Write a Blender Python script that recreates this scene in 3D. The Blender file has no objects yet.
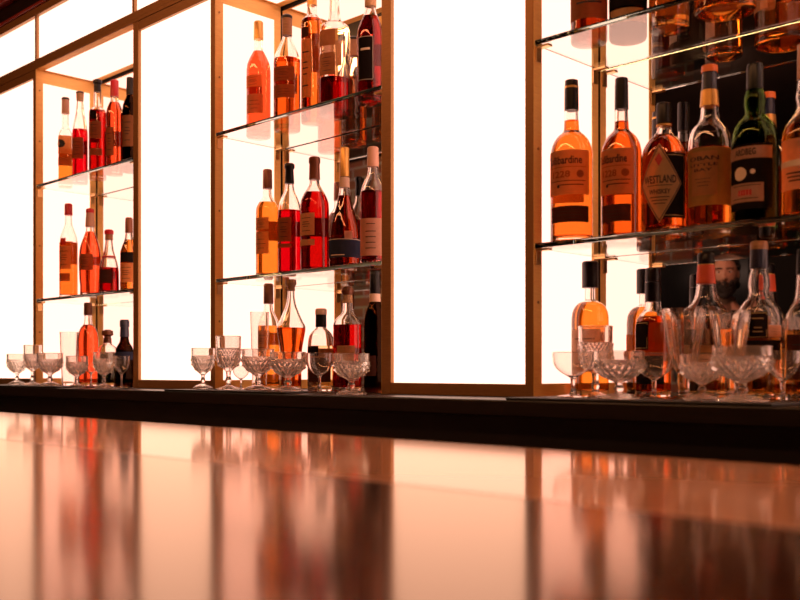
import bpy, bmesh, math, random
from mathutils import Vector, Matrix
random.seed(7)
C = bpy.context.scene.collection
PI = math.pi
CAMZ = 1.10
F = 987.0
SN, CS = 0.7009, 0.7133
CAMY = -1.5
HOR = 371.0

# ------------------------------------------------------------------ photo measurements -> metres
def den(u): return CS*F + SN*(u-400.0)
def num(u): return -SN*F + CS*(u-400.0)
def X_at(u, Y): return (Y-CAMY)*num(u)/den(u)
def vpx(u, Y): return den(u)/(Y-CAMY)                 # vertical pixels per metre
def hpx(u, Y): return vpx(u, Y)*math.sqrt(F*F+(u-400)**2)/F

# ------------------------------------------------------------------ materials
def new_mat(name):
    m = bpy.data.materials.new(name); m.use_nodes = True
    nt = m.node_tree; nt.nodes.clear()
    out = nt.nodes.new('ShaderNodeOutputMaterial')
    return m, nt, out
def pbr(name, col, rough=.5, metal=0., noise=0., nscale=60., coat=0., spec=.5, ior=1.5, bump=0., stretch=None, stint=None):
    m, nt, out = new_mat(name)
    b = nt.nodes.new('ShaderNodeBsdfPrincipled')
    b.inputs['Base Color'].default_value = (*col, 1)
    b.inputs['Roughness'].default_value = rough
    b.inputs['Metallic'].default_value = metal
    b.inputs['IOR'].default_value = ior
    b.inputs['Specular IOR Level'].default_value = spec
    if stint: b.inputs['Specular Tint'].default_value = (*stint, 1)
    b.inputs['Coat Weight'].default_value = coat
    b.inputs['Coat Roughness'].default_value = .06
    if noise > 0 or bump > 0:
        tc = nt.nodes.new('ShaderNodeTexCoord'); src = tc.outputs['Object']
        if stretch:
            mp = nt.nodes.new('ShaderNodeMapping'); mp.inputs['Scale'].default_value = stretch
            nt.links.new(src, mp.inputs['Vector']); src = mp.outputs['Vector']
        n = nt.nodes.new('ShaderNodeTexNoise'); n.inputs['Scale'].default_value = nscale
        n.inputs['Detail'].default_value = 5
        nt.links.new(src, n.inputs['Vector'])
        if noise > 0:
            r = nt.nodes.new('ShaderNodeValToRGB')
            r.color_ramp.elements[0].position = .3; r.color_ramp.elements[1].position = .7
            r.color_ramp.elements[0].color = (*[c*(1-noise) for c in col], 1)
            r.color_ramp.elements[1].color = (*[min(1, c*(1+noise)) for c in col], 1)
            nt.links.new(n.outputs['Fac'], r.inputs['Fac'])
            nt.links.new(r.outputs['Color'], b.inputs['Base Color'])
        if bump > 0:
            bp = nt.nodes.new('ShaderNodeBump'); bp.inputs['Strength'].default_value = bump
            bp.inputs['Distance'].default_value = .002
            nt.links.new(n.outputs['Fac'], bp.inputs['Height'])
            nt.links.new(bp.outputs['Normal'], b.inputs['Normal'])
    nt.links.new(b.outputs[0], out.inputs[0])
    return m
def glass(name, col=(1, 1, 1), ior=1.47, rough=0.0):
    m, nt, out = new_mat(name)
    g = nt.nodes.new('ShaderNodeBsdfGlass')
    g.inputs['Color'].default_value = (*col, 1); g.inputs['IOR'].default_value = ior
    g.inputs['Roughness'].default_value = rough
    nt.links.new(g.outputs[0], out.inputs[0])
    return m
def crystal_glass(name, caught_light):
    m, nt, out = new_mat(name)
    g = nt.nodes.new('ShaderNodeBsdfGlass'); g.inputs['Color'].default_value = (.99, .98, .965, 1)
    g.inputs['IOR'].default_value = 1.5; g.inputs['Roughness'].default_value = 0
    t = nt.nodes.new('ShaderNodeBsdfTranslucent'); t.inputs['Color'].default_value = (1, .74, .56, 1)
    d = nt.nodes.new('ShaderNodeBsdfDiffuse'); d.inputs['Color'].default_value = (1, .74, .56, 1)
    a = nt.nodes.new('ShaderNodeMixShader'); a.inputs[0].default_value = .5
    nt.links.new(t.outputs[0], a.inputs[1]); nt.links.new(d.outputs[0], a.inputs[2])
    mx = nt.nodes.new('ShaderNodeMixShader'); mx.inputs[0].default_value = caught_light  # warm matte share stands in for light caught by the glass
    nt.links.new(g.outputs[0], mx.inputs[1]); nt.links.new(a.outputs[0], mx.inputs[2])
    nt.links.new(mx.outputs[0], out.inputs[0])
    return m
def lacquered(name, base, sheen, rough, ior):
    """wood under a copper tinted gloss varnish"""
    m, nt, out = new_mat(name)
    tc = nt.nodes.new('ShaderNodeTexCoord'); mp = nt.nodes.new('ShaderNodeMapping'); mp.inputs['Scale'].default_value = (1, 12, 12)
    n = nt.nodes.new('ShaderNodeTexNoise'); n.inputs['Scale'].default_value = 6; n.inputs['Detail'].default_value = 5
    nt.links.new(tc.outputs['Object'], mp.inputs['Vector']); nt.links.new(mp.outputs[0], n.inputs['Vector'])
    r = nt.nodes.new('ShaderNodeValToRGB')
    r.color_ramp.elements[0].color = (*[c*.88 for c in base], 1); r.color_ramp.elements[1].color = (*[min(1, c*1.1) for c in base], 1)
    nt.links.new(n.outputs['Fac'], r.inputs['Fac'])
    d = nt.nodes.new('ShaderNodeBsdfDiffuse'); nt.links.new(r.outputs[0], d.inputs['Color'])
    g = nt.nodes.new('ShaderNodeBsdfGlossy'); g.inputs['Color'].default_value = (*sheen, 1); g.inputs['Roughness'].default_value = rough
    f = nt.nodes.new('ShaderNodeFresnel'); f.inputs['IOR'].default_value = ior
    mx = nt.nodes.new('ShaderNodeMixShader')
    nt.links.new(f.outputs[0], mx.inputs[0]); nt.links.new(d.outputs[0], mx.inputs[1]); nt.links.new(g.outputs[0], mx.inputs[2])
    nt.links.new(mx.outputs[0], out.inputs[0])
    return m
def paper(name, col, trans=.55):
    m, nt, out = new_mat(name)
    tc = nt.nodes.new('ShaderNodeTexCoord')
    n = nt.nodes.new('ShaderNodeTexNoise'); n.inputs['Scale'].default_value = 90; n.inputs['Detail'].default_value = 3
    nt.links.new(tc.outputs['Object'], n.inputs['Vector'])
    r = nt.nodes.new('ShaderNodeValToRGB')
    r.color_ramp.elements[0].color = (*[c*.82 for c in col], 1); r.color_ramp.elements[1].color = (*[min(1, c*1.12) for c in col], 1)
    nt.links.new(n.outputs['Fac'], r.inputs['Fac'])
    d = nt.nodes.new('ShaderNodeBsdfDiffuse'); t = nt.nodes.new('ShaderNodeBsdfTranslucent')
    nt.links.new(r.outputs[0], d.inputs['Color']); nt.links.new(r.outputs[0], t.inputs['Color'])
    mx = nt.nodes.new('ShaderNodeMixShader'); mx.inputs[0].default_value = trans
    nt.links.new(d.outputs[0], mx.inputs[1]); nt.links.new(t.outputs[0], mx.inputs[2])
    nt.links.new(mx.outputs[0], out.inputs[0])
    return m
def emit(name, col, strength):
    m, nt, out = new_mat(name)
    e = nt.nodes.new('ShaderNodeEmission'); e.inputs['Color'].default_value = (*col, 1); e.inputs['Strength'].default_value = strength
    nt.links.new(e.outputs[0], out.inputs[0])
    return m
def bricks(name):
    m, nt, out = new_mat(name)
    b = nt.nodes.new('ShaderNodeBsdfPrincipled'); b.inputs['Roughness'].default_value = .85
    tc = nt.nodes.new('ShaderNodeTexCoord'); mp = nt.nodes.new('ShaderNodeMapping')
    mp.inputs['Rotation'].default_value = (PI/2, 0, 0)
    br = nt.nodes.new('ShaderNodeTexBrick')
    br.inputs['Color1'].default_value = (.36, .13, .07, 1); br.inputs['Color2'].default_value = (.24, .08, .045, 1)
    br.inputs['Mortar'].default_value = (.42, .33, .26, 1); br.inputs['Scale'].default_value = 1.0
    br.inputs['Brick Width'].default_value = .23; br.inputs['Row Height'].default_value = .078
    br.inputs['Mortar Size'].default_value = .009
    nt.links.new(tc.outputs['Object'], mp.inputs['Vector']); nt.links.new(mp.outputs[0], br.inputs['Vector'])
    n = nt.nodes.new('ShaderNodeTexNoise'); n.inputs['Scale'].default_value = 9
    nt.links.new(tc.outputs['Object'], n.inputs['Vector'])
    mx = nt.nodes.new('ShaderNodeMixRGB'); mx.blend_type = 'MULTIPLY'; mx.inputs[0].default_value = .6
    nt.links.new(br.outputs['Color'], mx.inputs[1]); nt.links.new(n.outputs['Color'], mx.inputs[2])
    nt.links.new(mx.outputs[0], b.inputs['Base Color'])
    bp = nt.nodes.new('ShaderNodeBump'); bp.inputs['Strength'].default_value = .6; bp.inputs['Distance'].default_value = .01
    nt.links.new(br.outputs['Fac'], bp.inputs['Height']); bp.invert = True
    nt.links.new(bp.outputs[0], b.inputs['Normal'])
    nt.links.new(b.outputs[0], out.inputs[0])
    return m

PANEL_COL, PANEL_L = (1.0, .60, .45), 2.4
M = dict(
    panel=emit('backlit_diffuser', PANEL_COL, PANEL_L),
    niche=emit('niche_diffuser', (1.0, .51, .395), 2.4),
    bronze=pbr('bronze_lit', (1.0, .56, .16), .5, .15, .10, 40, stretch=(1, 1, 12)),  # lighter copy of the frame metal, niche light put into its colour
    bronze_shade=pbr('bronze_shaded', (.36, .17, .06), .45, .5, .12, 40, stretch=(1, 1, 12)),  # darker copy of the same metal, shade of unlit fronts put into its colour
    brass=pbr('brass', (.80, .52, .22), .28, 1.0),
    mirror=pbr('mirror_silver', (.90, .88, .86), .0, 1.0),
    seam=pbr('dark_seam', (.02, .014, .01), .6),
    glass=glass('clear_glass', (.985, .98, .965), 1.48),
    crystal=crystal_glass('pressed_crystal', .085), clear=crystal_glass('plain_glass', .03),
    shelf=glass('green_edged_glass', (.93, .97, .96), 1.5),
    ledge=pbr('dark_stained_oak', (.012, .006, .004), .38, 0, .35, 14, stretch=(1, 14, 14), bump=.15),
    mat=pbr('black_rubber', (.012, .011, .011), .6),
    lacquer=lacquered('dark_lacquered_wood', (.026, .009, .004), (1, .79, .63), .125, 1.52),
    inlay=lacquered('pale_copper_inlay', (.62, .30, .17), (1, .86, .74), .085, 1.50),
    edge=pbr('copper_edge', (.60, .27, .13), .24, .7, .08, 30),
    cornice=pbr('red_edge_light_wood', (.28, .03, .022), .35, 0, .2, 12, stretch=(1, 12, 12)),  # red colour stands in for red light caught along the cornice edges
    brick=bricks('old_red_brick'),
    floor=pbr('dark_floor_boards', (.05, .028, .018), .5, 0, .4, 5, stretch=(1, 10, 1)),
    dark=pbr('charcoal_paint', (.014, .008, .006), .7, 0, .2, 8),
    black=pbr('satin_black', (.012, .010, .010), .35),
    shading=pbr('black_shade_sheet', (.005, .0032, .0025), .7, spec=.2),  # near black, stands in for shade on the far wall
    screen=pbr('black_screen', (.010, .010, .012), .12),
    cap_black=pbr('black_foil', (.008, .006, .006), .36, spec=.3),
    cap_brown=pbr('brown_foil', (.20, .065, .03), .35, .3),
    cap_red=pbr('red_wax', (.55, .012, .02), .35),
    neck_red=pbr('scarlet_neck_label', (.78, .10, .035), .5),
    cap_gold=pbr('gold_foil', (.70, .38, .10), .35, .7),
    cap_beige=pbr('beige_foil', (.55, .30, .20), .45),
    cap_orange=pbr('orange_cap', (.85, .20, .03), .4),
    cap_navy=pbr('navy_foil', (.03, .035, .06), .3),
    cap_cream=pbr('cream_neck_label', (.62, .42, .30), .55),
    cap_green=pbr('dark_green_glass_cap', (.008, .010, .008), .3, spec=.3),
    cork=pbr('cork', (.52, .30, .15), .8, 0, .25, 220),
    wood=pbr('turned_wood', (.36, .16, .065), .5, 0, .25, 60, stretch=(1, 1, 8)),
    ink=pbr('black_ink', (.010, .008, .008), .6),
    ink_red=pbr('red_ink', (.45, .03, .02), .6),
    ink_gold=pbr('gold_ink', (.70, .42, .16), .4, .5),
    ink_cream=pbr('cream_ink', (.72, .56, .42), .6),
    skin=pbr('skin', (.62, .32, .22), .5, 0, .08, 30),
    hair=pbr('dark_hair', (.018, .011, .008), .6, 0, .4, 180, bump=.6),
    shirt=pbr('brown_shirt', (.20, .10, .06), .85, 0, .15, 90),
    jacket=pbr('dark_jacket', (.03, .026, .024), .85, 0, .2, 70),
    trousers=pbr('charcoal_trousers', (.03, .03, .034), .9),
    shoe=pbr('black_leather', (.012, .010, .010), .35),
    eye=pbr('eye_white', (.75, .68, .62), .2),
    iris=pbr('dark_iris', (.03, .018, .01), .15),
)
LIQ = dict(
    orange=(.90, .47, .16), amber=(.92, .54, .18), gold=(.94, .66, .32), coral=(.92, .33, .17),
    red=(.68, .06, .055), deep=(.60, .03, .05), crimson=(.74, .03, .085), brown=(.50, .14, .04), dark=(.28, .05, .03),
    copper=(.87, .38, .11), green=(.09, .11, .045), clear=(.97, .95, .92), pale=(.97, .86, .66), navy=(.10, .05, .09))
LM = {k: glass('spirit_'+k, v if k in ('clear', 'pale') else tuple(c*.93 for c in v), 1.34) for k, v in LIQ.items()}
PAP = dict(
    tan=paper('tan_paper', (.60, .31, .14)), brown=paper('brown_paper', (.38, .15, .06)), beige=paper('beige_paper', (.80, .46, .22)),
    cream=paper('cream_paper', (.66, .44, .30)), black=paper('black_paper', (.014, .010, .009), .05), dark=paper('dark_brown_paper', (.07, .025, .018), .2),
    olive=paper('olive_paper', (.44, .30, .11)), pink=paper('pink_paper', (.75, .42, .28)), navy=paper('navy_paper', (.035, .04, .07), .2),
    red=paper('red_paper', (.55, .05, .03)), orange=paper('orange_paper', (.78, .34, .12)))
G_GREEN = glass('bottle_green_glass', (.42, .55, .30), 1.48)
G_DARK = glass('smoked_glass', (.30, .16, .09), 1.48)

# ------------------------------------------------------------------ object helpers
def link(name, me, mat, parent=None):
    o = bpy.data.objects.new(name, me); C.objects.link(o)
    if mat is not None and not me.materials: me.materials.append(mat)
    if parent is not None: o.parent = parent
    return o
def obj(name, bm, mat, parent=None, smooth=False, loc=None, sharp=None):
    bmesh.ops.recalc_face_normals(bm, faces=bm.faces[:])
    me = bpy.data.meshes.new(name); bm.to_mesh(me); bm.free()
    if smooth:
        for p in me.polygons: p.use_smooth = True
        if sharp: me.set_sharp_from_angle(angle=math.radians(sharp))
    o = link(name, me, mat, parent)
    if loc is not None: o.location = loc
    return o
def tag(o, label, cat=None, group=None, kind=None):
    if label: o['label'] = label
    if cat: o['category'] = cat
    if group: o['group'] = group
    if kind: o['kind'] = kind
    return o
def thing(name, label, cat, loc=(0, 0, 0), rz=0, group=None):
    o = bpy.data.objects.new(name, None); C.objects.link(o)
    o.empty_display_size = .02
    o.location = loc; o.rotation_euler = (0, 0, rz)
    return tag(o, label, cat, group)
def dup(root, loc, rz=0, scale=None, label=None, group=None):
    r = root.copy(); C.objects.link(r); r.location = loc; r.rotation_euler = (0, 0, rz)
    if scale is not None: r.scale = scale if isinstance(scale, tuple) else (scale,)*3
    if label: r['label'] = label
    if group: r['group'] = group
    for ch in list(root.children):
        c = ch.copy(); C.objects.link(c); c.parent = r
        for g in list(ch.children):
            d = g.copy(); C.objects.link(d); d.parent = c
    return r
def add_box(bm, x0, x1, y0, y1, z0, z1, bev=0):
    ret = bmesh.ops.create_cube(bm, size=1)
    vs = ret['verts']
    for v in vs:
        v.co = Vector((x0+(v.co.x+.5)*(x1-x0), y0+(v.co.y+.5)*(y1-y0), z0+(v.co.z+.5)*(z1-z0)))
    if bev > 0:
        es = list({e for v in vs for e in v.link_edges})
        bmesh.ops.bevel(bm, geom=es, offset=bev, segments=2, affect='EDGES', profile=.5)
def box(name, x0, x1, y0, y1, z0, z1, mat, parent=None, bev=0):
    bm = bmesh.new(); add_box(bm, x0, x1, y0, y1, z0, z1, bev)
    return obj(name, bm, mat, parent)
def ring_surface(bm, rings, closed_ends=True):
    """rings: lists of Vectors of one length; sides between, poles closed by a fan face"""
    vr = [[bm.verts.new(p) for p in r] for r in rings]
    n = len(rings[0])
    for a, b in zip(vr[:-1], vr[1:]):
        for i in range(n):
            j = (i+1) % n
            bm.faces.new((a[i], a[j], b[j], b[i]))
    if closed_ends:
        bm.faces.new(list(reversed(vr[0]))); bm.faces.new(vr[-1])
def circ(r, z, n=40, ex=2.0, rot=0.0, fn=None):
    out = []
    for i in range(n):
        a = 2*PI*i/n
        rr = r
        if ex > 2.01:
            c, s = abs(math.cos(a-rot)), abs(math.sin(a-rot))
            rr = r/((c**ex+s**ex)**(1/ex))
        if fn: rr = fn(a, z, rr)
        out.append(Vector((rr*math.cos(a), rr*math.sin(a), z)))
    return out
def lathe(prof, n=40, ex=2.0, rot=0.0, fn=None):
    bm = bmesh.new()
    ring_surface(bm, [circ(max(r, 1e-4), z, n, ex, rot, fn) for z, r in prof])
    return bm
def pchip(pts, steps=5):
    """pts: (z,r) with ascending z -> denser, monotone between points"""
    z = [p[0] for p in pts]; r = [p[1] for p in pts]; n = len(z)
    if n < 3: return list(pts)
    h = [z[i+1]-z[i] for i in range(n-1)]; d = [(r[i+1]-r[i])/h[i] for i in range(n-1)]
    m = [0]*n; m[0] = d[0]; m[-1] = d[-1]
    for i in range(1, n-1):
        if d[i-1]*d[i] <= 0: m[i] = 0
        else:
            w1, w2 = 2*h[i]+h[i-1], h[i]+2*h[i-1]
            m[i] = (w1+w2)/(w1/d[i-1]+w2/d[i])
    out = []
    for i in range(n-1):
        k = 1 if abs(d[i]) < 1e-6 else steps
        for j in range(k):
            t = j/k; t2, t3 = t*t, t*t*t
            out.append((z[i]+t*h[i], (2*t3-3*t2+1)*r[i]+(t3-2*t2+t)*h[i]*m[i]+(-2*t3+3*t2)*r[i+1]+(t3-t2)*h[i]*m[i+1]))
    out.append(pts[-1])
    return out
def dense(pts, dz):
    out = []
    pc = pchip(pts, 6)
    for (z0, r0), (z1, r1) in zip(pc[:-1], pc[1:]):
        n = max(1, int((z1-z0)/dz+.5))
        out += [(z0+(z1-z0)*k/n, r0+(r1-r0)*k/n) for k in range(n)]
    return out+[pc[-1]]
def rad_at(prof, z):
    if z <= prof[0][0]: return prof[0][1]
    for (z0, r0), (z1, r1) in zip(prof[:-1], prof[1:]):
        if z0 <= z <= z1: return r0+(r1-r0)*(z-z0)/max(1e-9, z1-z0)
    return prof[-1][1]

# ------------------------------------------------------------------ lettering
_txt = {}
def text_geo(s):
    if s in _txt: return _txt[s]
    cu = bpy.data.curves.new('lettering', 'FONT'); cu.body = s; cu.align_x = 'CENTER'; cu.size = 1; cu.resolution_u = 2; cu.offset = .02
    o = bpy.data.objects.new('lettering', cu); C.objects.link(o)
    bpy.context.view_layer.update()
    dg = bpy.context.evaluated_depsgraph_get()
    me = bpy.data.meshes.new_from_object(o.evaluated_get(dg))
    vs = [(v.co.x, v.co.y) for v in me.vertices]; fs = [tuple(p.vertices) for p in me.polygons]
    bpy.data.objects.remove(o); bpy.data.curves.remove(cu); bpy.data.meshes.remove(me)
    _txt[s] = (vs, fs)
    return vs, fs

class Flat:
    """2-D shapes in label coordinates (s = metres right of label centre, t = metres up from its middle)"""
    def __init__(self): self.v = []; self.f = []
    def rect(self, x0, x1, y0, y1, nx=8):
        b = len(self.v)
        for i in range(nx+1):
            x = x0+(x1-x0)*i/nx
            self.v += [(x, y0), (x, y1)]
        for i in range(nx): self.f.append((b+2*i, b+2*i+2, b+2*i+3, b+2*i+1))
        return self
    def disc(self, cx, cy, r, ry=None, n=20):
        b = len(self.v); ry = ry or r
        self.v.append((cx, cy))
        for i in range(n): self.v.append((cx+r*math.cos(2*PI*i/n), cy+ry*math.sin(2*PI*i/n)))
        for i in range(n): self.f.append((b, b+1+i, b+1+(i+1) % n))
        return self
    def diamond(self, cx, cy, w, h, n=8):
        b = len(self.v)
        for i in range(n+1):
            x = -1+2*i/n; y = max(.0005, 1-abs(x))
            self.v += [(cx+x*w, cy-y*h), (cx+x*w, cy+y*h)]
        for i in range(n): self.f.append((b+2*i, b+2*i+2, b+2*i+3, b+2*i+1))
        return self
    def text(self, s, cx, cy, width, height, squeeze=None):
        vs, fs = text_geo(s)
        x0 = min(p[0] for p in vs); x1 = max(p[0] for p in vs); y0 = min(p[1] for p in vs); y1 = max(p[1] for p in vs)
        b = len(self.v)
        for x, y in vs:
            self.v.append((cx+((x-x0)/(x1-x0)-.5)*width, cy+((y-y0)/(y1-y0)-.5)*height))
        for f in fs: self.f.append(tuple(b+i for i in f))
        return self
    def frame(self, x0, x1, y0, y1, w):
        return self.rect(x0, x1, y0, y0+w).rect(x0, x1, y1-w, y1).rect(x0, x0+w, y0, y1, 1).rect(x1-w, x1, y0, y1, 1)
    def wrap(self, prof, zc, ac, off, ex=2.0, rot=0.0):
        bm = bmesh.new(); vv = []
        for s, t in self.v:
            z = zc+t; r = rad_at(prof, z); a = ac+s/max(r, .004)
            if ex > 2.01:
                c, q = abs(math.cos(a-rot)), abs(math.sin(a-rot)); r = r/((c**ex+q**ex)**(1/ex))
            vv.append(bm.verts.new(((r+off)*math.cos(a), (r+off)*math.sin(a), z)))
        for f in self.f:
            try: bm.faces.new([vv[i] for i in f])
            except ValueError: pass
        return bm

# ------------------------------------------------------------------ levels
Z_MAT = CAMZ-.046
Z_LEDGE = CAMZ-.050
Z_SH1 = CAMZ+.240
Z_SH2 = CAMZ+.622
Z_NICHE = CAMZ+1.009
Y_MIR = .222
PER = 1.03
COLS = [(-1.53+k*PER, -1.123+k*PER) for k in (1, 0, -1, -2)]        # lit columns, right to left
BAYS = [(-1.123+k*PER, -1.53+(k+1)*PER) for k in (0, -1, -2)]

# ------------------------------------------------------------------ room shell
RX0, RX1, RY0, RY1 = -7.0, 2.6, -4.45, .34
ROOMZ = 2.62
tag(box('floor', RX0, RX1, RY0, RY1, -.05, 0, M['floor']), 'dark wooden floor of the bar room', 'floor', kind='structure')
tag(box('ceiling', RX0, RX1, RY0, RY1, ROOMZ, ROOMZ+.05, M['dark']), 'dark painted ceiling of the bar room', 'ceiling', kind='structure')
tag(box('wall_back', RX0, RX1, RY1, RY1+.08, 0, ROOMZ, M['dark']), 'dark wall behind the lit back bar', 'wall', kind='structure')
tag(box('wall_front', RX0, RX1, RY0-.1, RY0, 0, ROOMZ, M['brick']), 'red brick wall across the room seen in the niche mirrors', 'wall', kind='structure')
tag(box('wall_left', RX0-.08, RX0, RY0, RY1, 0, ROOMZ, M['dark']), 'dark end wall at the far end of the bar', 'wall', kind='structure')
tag(box('wall_right', RX1, RX1+.08, RY0, RY1, 0, ROOMZ, M['dark']), 'dark end wall at the near end of the bar', 'wall', kind='structure')

tag(box('wall_shade_sheet', -2.98, RX1-.001, RY0+.0005, RY0+.03, .001, ROOMZ-.001, M['shading']), 'dark panelling added over the brick wall across the room', 'wall', kind='structure')  # dark sheet added where the brick wall only lies in shade
tag(box('wall_pier', -5.9, -4.35, -3.25, -2.95, 0, ROOMZ, M['brick']), 'brick pier seen in the mirror of the middle niche', 'wall', kind='structure')

# ------------------------------------------------------------------ back bar
BX0, BX1 = -5.7, .9
bb = thing('back_bar_counter', 'long dark wooden back bar ledge running under the lit panels', 'counter', (0, 0, 0))
box('worktop', BX0, BX1, -.145, .30, Z_LEDGE-.030, Z_LEDGE, M['ledge'], bb, .003)
box('front_panel', BX0, BX1, -.12, .30, .08, Z_LEDGE-.0302, M['black'], bb)
box('plinth', BX0, BX1, -.09, .30, 0.001, .0798, M['black'], bb)

zb, zt = CAMZ-.050, CAMZ+1.041
col_labels = ['backlit white column panel nearest the camera beside the right niche',
              'wide backlit white panel between the middle niche and the right niche',
              'backlit white panel between the left niche and the middle niche',
              'backlit white panel cut by the photo edge beyond the left niche']
for (x0, x1), lb in zip(COLS, col_labels):
    t = thing('light_column', lb, 'light panel', ((x0+x1)/2, 0, Z_LEDGE), 0, 'backlit columns of the back bar')
    w = (x1-x0)/2; H = CAMZ+1.009-Z_LEDGE
    box('diffuser', -w+.027, w-.018, .010, .016, .0245, H-.026, M['panel'], t)
    box('frame_post', -w, -w+.028, 0, .026, 0.0005, H, M['bronze_shade'], t, .001)
    box('frame_post', w-.019, w, 0, .026, 0.0005, H, M['bronze_shade'], t, .001)
    box('bottom_rail', -w+.0282, w-.0192, .0008, .024, 0.0005, .025, M['bronze_shade'], t, .001)
    box('top_rail', -w+.0282, w-.0192, .0008, .024, H-.0265, H, M['bronze_shade'], t, .001)
    box('carcass', -w+.012, w-.012, .027, .29, 0.0005, H, M['dark'], t)

bay_labels = ['mirror backed display niche of the right bay holding whisky bottles',
              'mirror backed display niche between the two wide lit panels, in the middle bay',
              'mirror backed display niche of the left bay, smallest in the photo']
ext_bays = [(BAYS[0], bay_labels[0]), (BAYS[1], bay_labels[1]), (BAYS[2], bay_labels[2])]
def screws(parent, pts, axis):
    for p in pts:
        bm = bmesh.new()
        bmesh.ops.create_cone(bm, cap_ends=True, segments=10, radius1=.0028, radius2=.0022, depth=.0014)
        o = obj('screw', bm, M['bronze_shade'], parent)
        o.location = p; o.rotation_euler = (0, axis*PI/2, 0)
for (x0, x1), lb in ext_bays:
    t = thing('display_niche', lb, 'display niche', ((x0+x1)/2, 0, Z_LEDGE), 0, 'display niches of the back bar')
    w = (x1-x0)/2; H = CAMZ+1.009-Z_LEDGE
    for s in (-1, 1):
        a, b = sorted((s*w, s*(w+.010)))
        box('side_light', a, b, .0268, .196, .026, H-.042, M['niche'], t)
        a, b = sorted((s*(w-.001), s*(w+.0105)))
        box('side_sill', a, b, .0262, .2185, 0.0005, .0255, M['bronze'], t)
        box('side_lintel', a, b, .0262, .2185, H-.0415, H-.0005, M['bronze'], t)
        box('corner_post', a, b, .1965, .2185, .026, H-.042, M['bronze'], t)
        a, b = sorted((s*(w-.0012), s*(w+.0005)))
        box('return_strip', a, b, .0012, .0262, 0.0005, H-.0005, M['bronze'], t)
        screws(t, [Vector((s*(w-.0018), .0135, zz)) for zz in (.18, .47, .82, .99)], s)
    # mirror and its seam
    box('back_seam', -w+.0005, w-.0005, .2265, .232, .001, H-.001, M['seam'], t)
    box('mirror', -w+.0035, w-.0035, Y_MIR, .226, .002, H-.012, M['mirror'], t)
    box('top_light', -w+.012, w-.012, .028, .196, H, H+.008, M['niche'], t)
    box('top_rail', -w, w, .0012, .0275, H-.0003, H+.010, M['bronze'], t)
    box('top_back_rail', -w, w, .1965, .2185, H-.0003, H+.010, M['bronze'], t)
    for s in (-1, 1):
        a, b = sorted((s*(w-.0115), s*w))
        box('top_side_rail', a, b, .0277, .1963, H-.0003, H+.010, M['bronze'], t)

# header rail, upper lit panels, cornice
hr = box('header_rail', BX0, BX1, -.0005, .026, CAMZ+1.0195, CAMZ+1.041, M['bronze_shade'], None, .001)
tag(hr, 'dark bronze header rail running above the niches', 'rail')
hf = box('header_fascia', BX0, BX1, -.0010, .0008, CAMZ+1.0095, CAMZ+1.0193, M['bronze_shade'])
tag(hf, 'narrow dark bronze strip just under the header rail', 'strip')
ups = []
xs = sorted([x for c in COLS for x in c]+[-4.213, BX0])
up_lbl = {0: 'upper lit panel at the far left end of the header', 1: 'upper lit panel beyond the left edge post', 2: 'upper lit panel above the leftmost column panel',
          3: 'long upper lit panel above the left niche', 4: 'short upper lit panel above the column between left and middle niche',
          5: 'upper lit panel above the middle niche, outside the photo', 6: 'upper lit panel above the widest column panel',
          7: 'upper lit panel above the right niche', 8: 'upper lit panel above the nearest column'}
for i in range(len(xs)-1):
    x0, x1 = xs[i], xs[i+1]
    if x1-x0 < .1: continue
    t = thing('clerestory_panel', up_lbl.get(i, 'upper lit panel of the header row'), 'light panel', ((x0+x1)/2, 0, CAMZ+1.0412), 0, 'upper lit panels')
    w = (x1-x0)/2
    box('diffuser', -w+.006, w-.006, .010, .016, .0005, .145, M['panel'], t)
    box('divider', -w, -w+.0058, .0005, .026, .0005, .145, M['bronze_shade'], t)
    box('divider', w-.0058, w, .0005, .026, .0005, .145, M['bronze_shade'], t)
    box('backing', -w, w, .0265, .06, .0005, .145, M['dark'], t)
cn = thing('cornice', 'dark wooden cornice with painted red edge light above the upper lit panels', 'cornice', (0, 0, CAMZ+1.1865))
box('bronze_lip', BX0, BX1, -.003, .06, 0, .026, M['bronze_shade'], cn, .001)
box('bead', BX0, BX1, -.012, .06, .0262, .036, M['cornice'], cn, .003)
box('fascia', BX0, BX1, -.006, .06, .0362, .085, M['ledge'], cn)
box('upper_bead', BX0, BX1, -.035, .06, .0852, .098, M['cornice'], cn, .004)
box('crown', BX0, BX1, -.028, .30, .0982, ROOMZ-CAMZ-1.1865-.001, M['ledge'], cn)

# glass shelves
shelf_lbl = {(0, 0): 'lower glass shelf of the right niche under the labelled whiskies', (0, 1): 'upper glass shelf of the right niche with only bottle bottoms in view',
             (1, 0): 'lower glass shelf of the middle niche', (1, 1): 'upper glass shelf of the middle niche',
             (2, 0): 'lower glass shelf of the left niche', (2, 1): 'upper glass shelf of the left niche'}
TH = .0095
for i, (x0, x1) in enumerate(BAYS):
    for j, zs in enumerate((Z_SH1, Z_SH2)):
        t = thing('glass_shelf', shelf_lbl[(i, j)], 'shelf', ((x0+x1)/2, 0, zs-TH), 0, 'glass shelves of the back bar')
        w = (x1-x0)/2
        box('glass_plate', -w+.0025, w-.0025, .002, .2180, 0, TH, M['shelf'], t, .0008)
        for s in (-1, 1):
            for y in (.013, .205):
                bm = bmesh.new()
                a, b = sorted((s*(w-.0016), s*(w-.0042)))
                add_box(bm, a, b, y-.008, y+.008, -.030, -.0005, .0006)
                a, b = sorted((s*(w-.0016), s*(w-.030)))
                add_box(bm, a, b, y-.007, y+.007, -.0045, -.0002, .0006)
                obj('bracket', bm, M['brass'], t)

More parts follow.
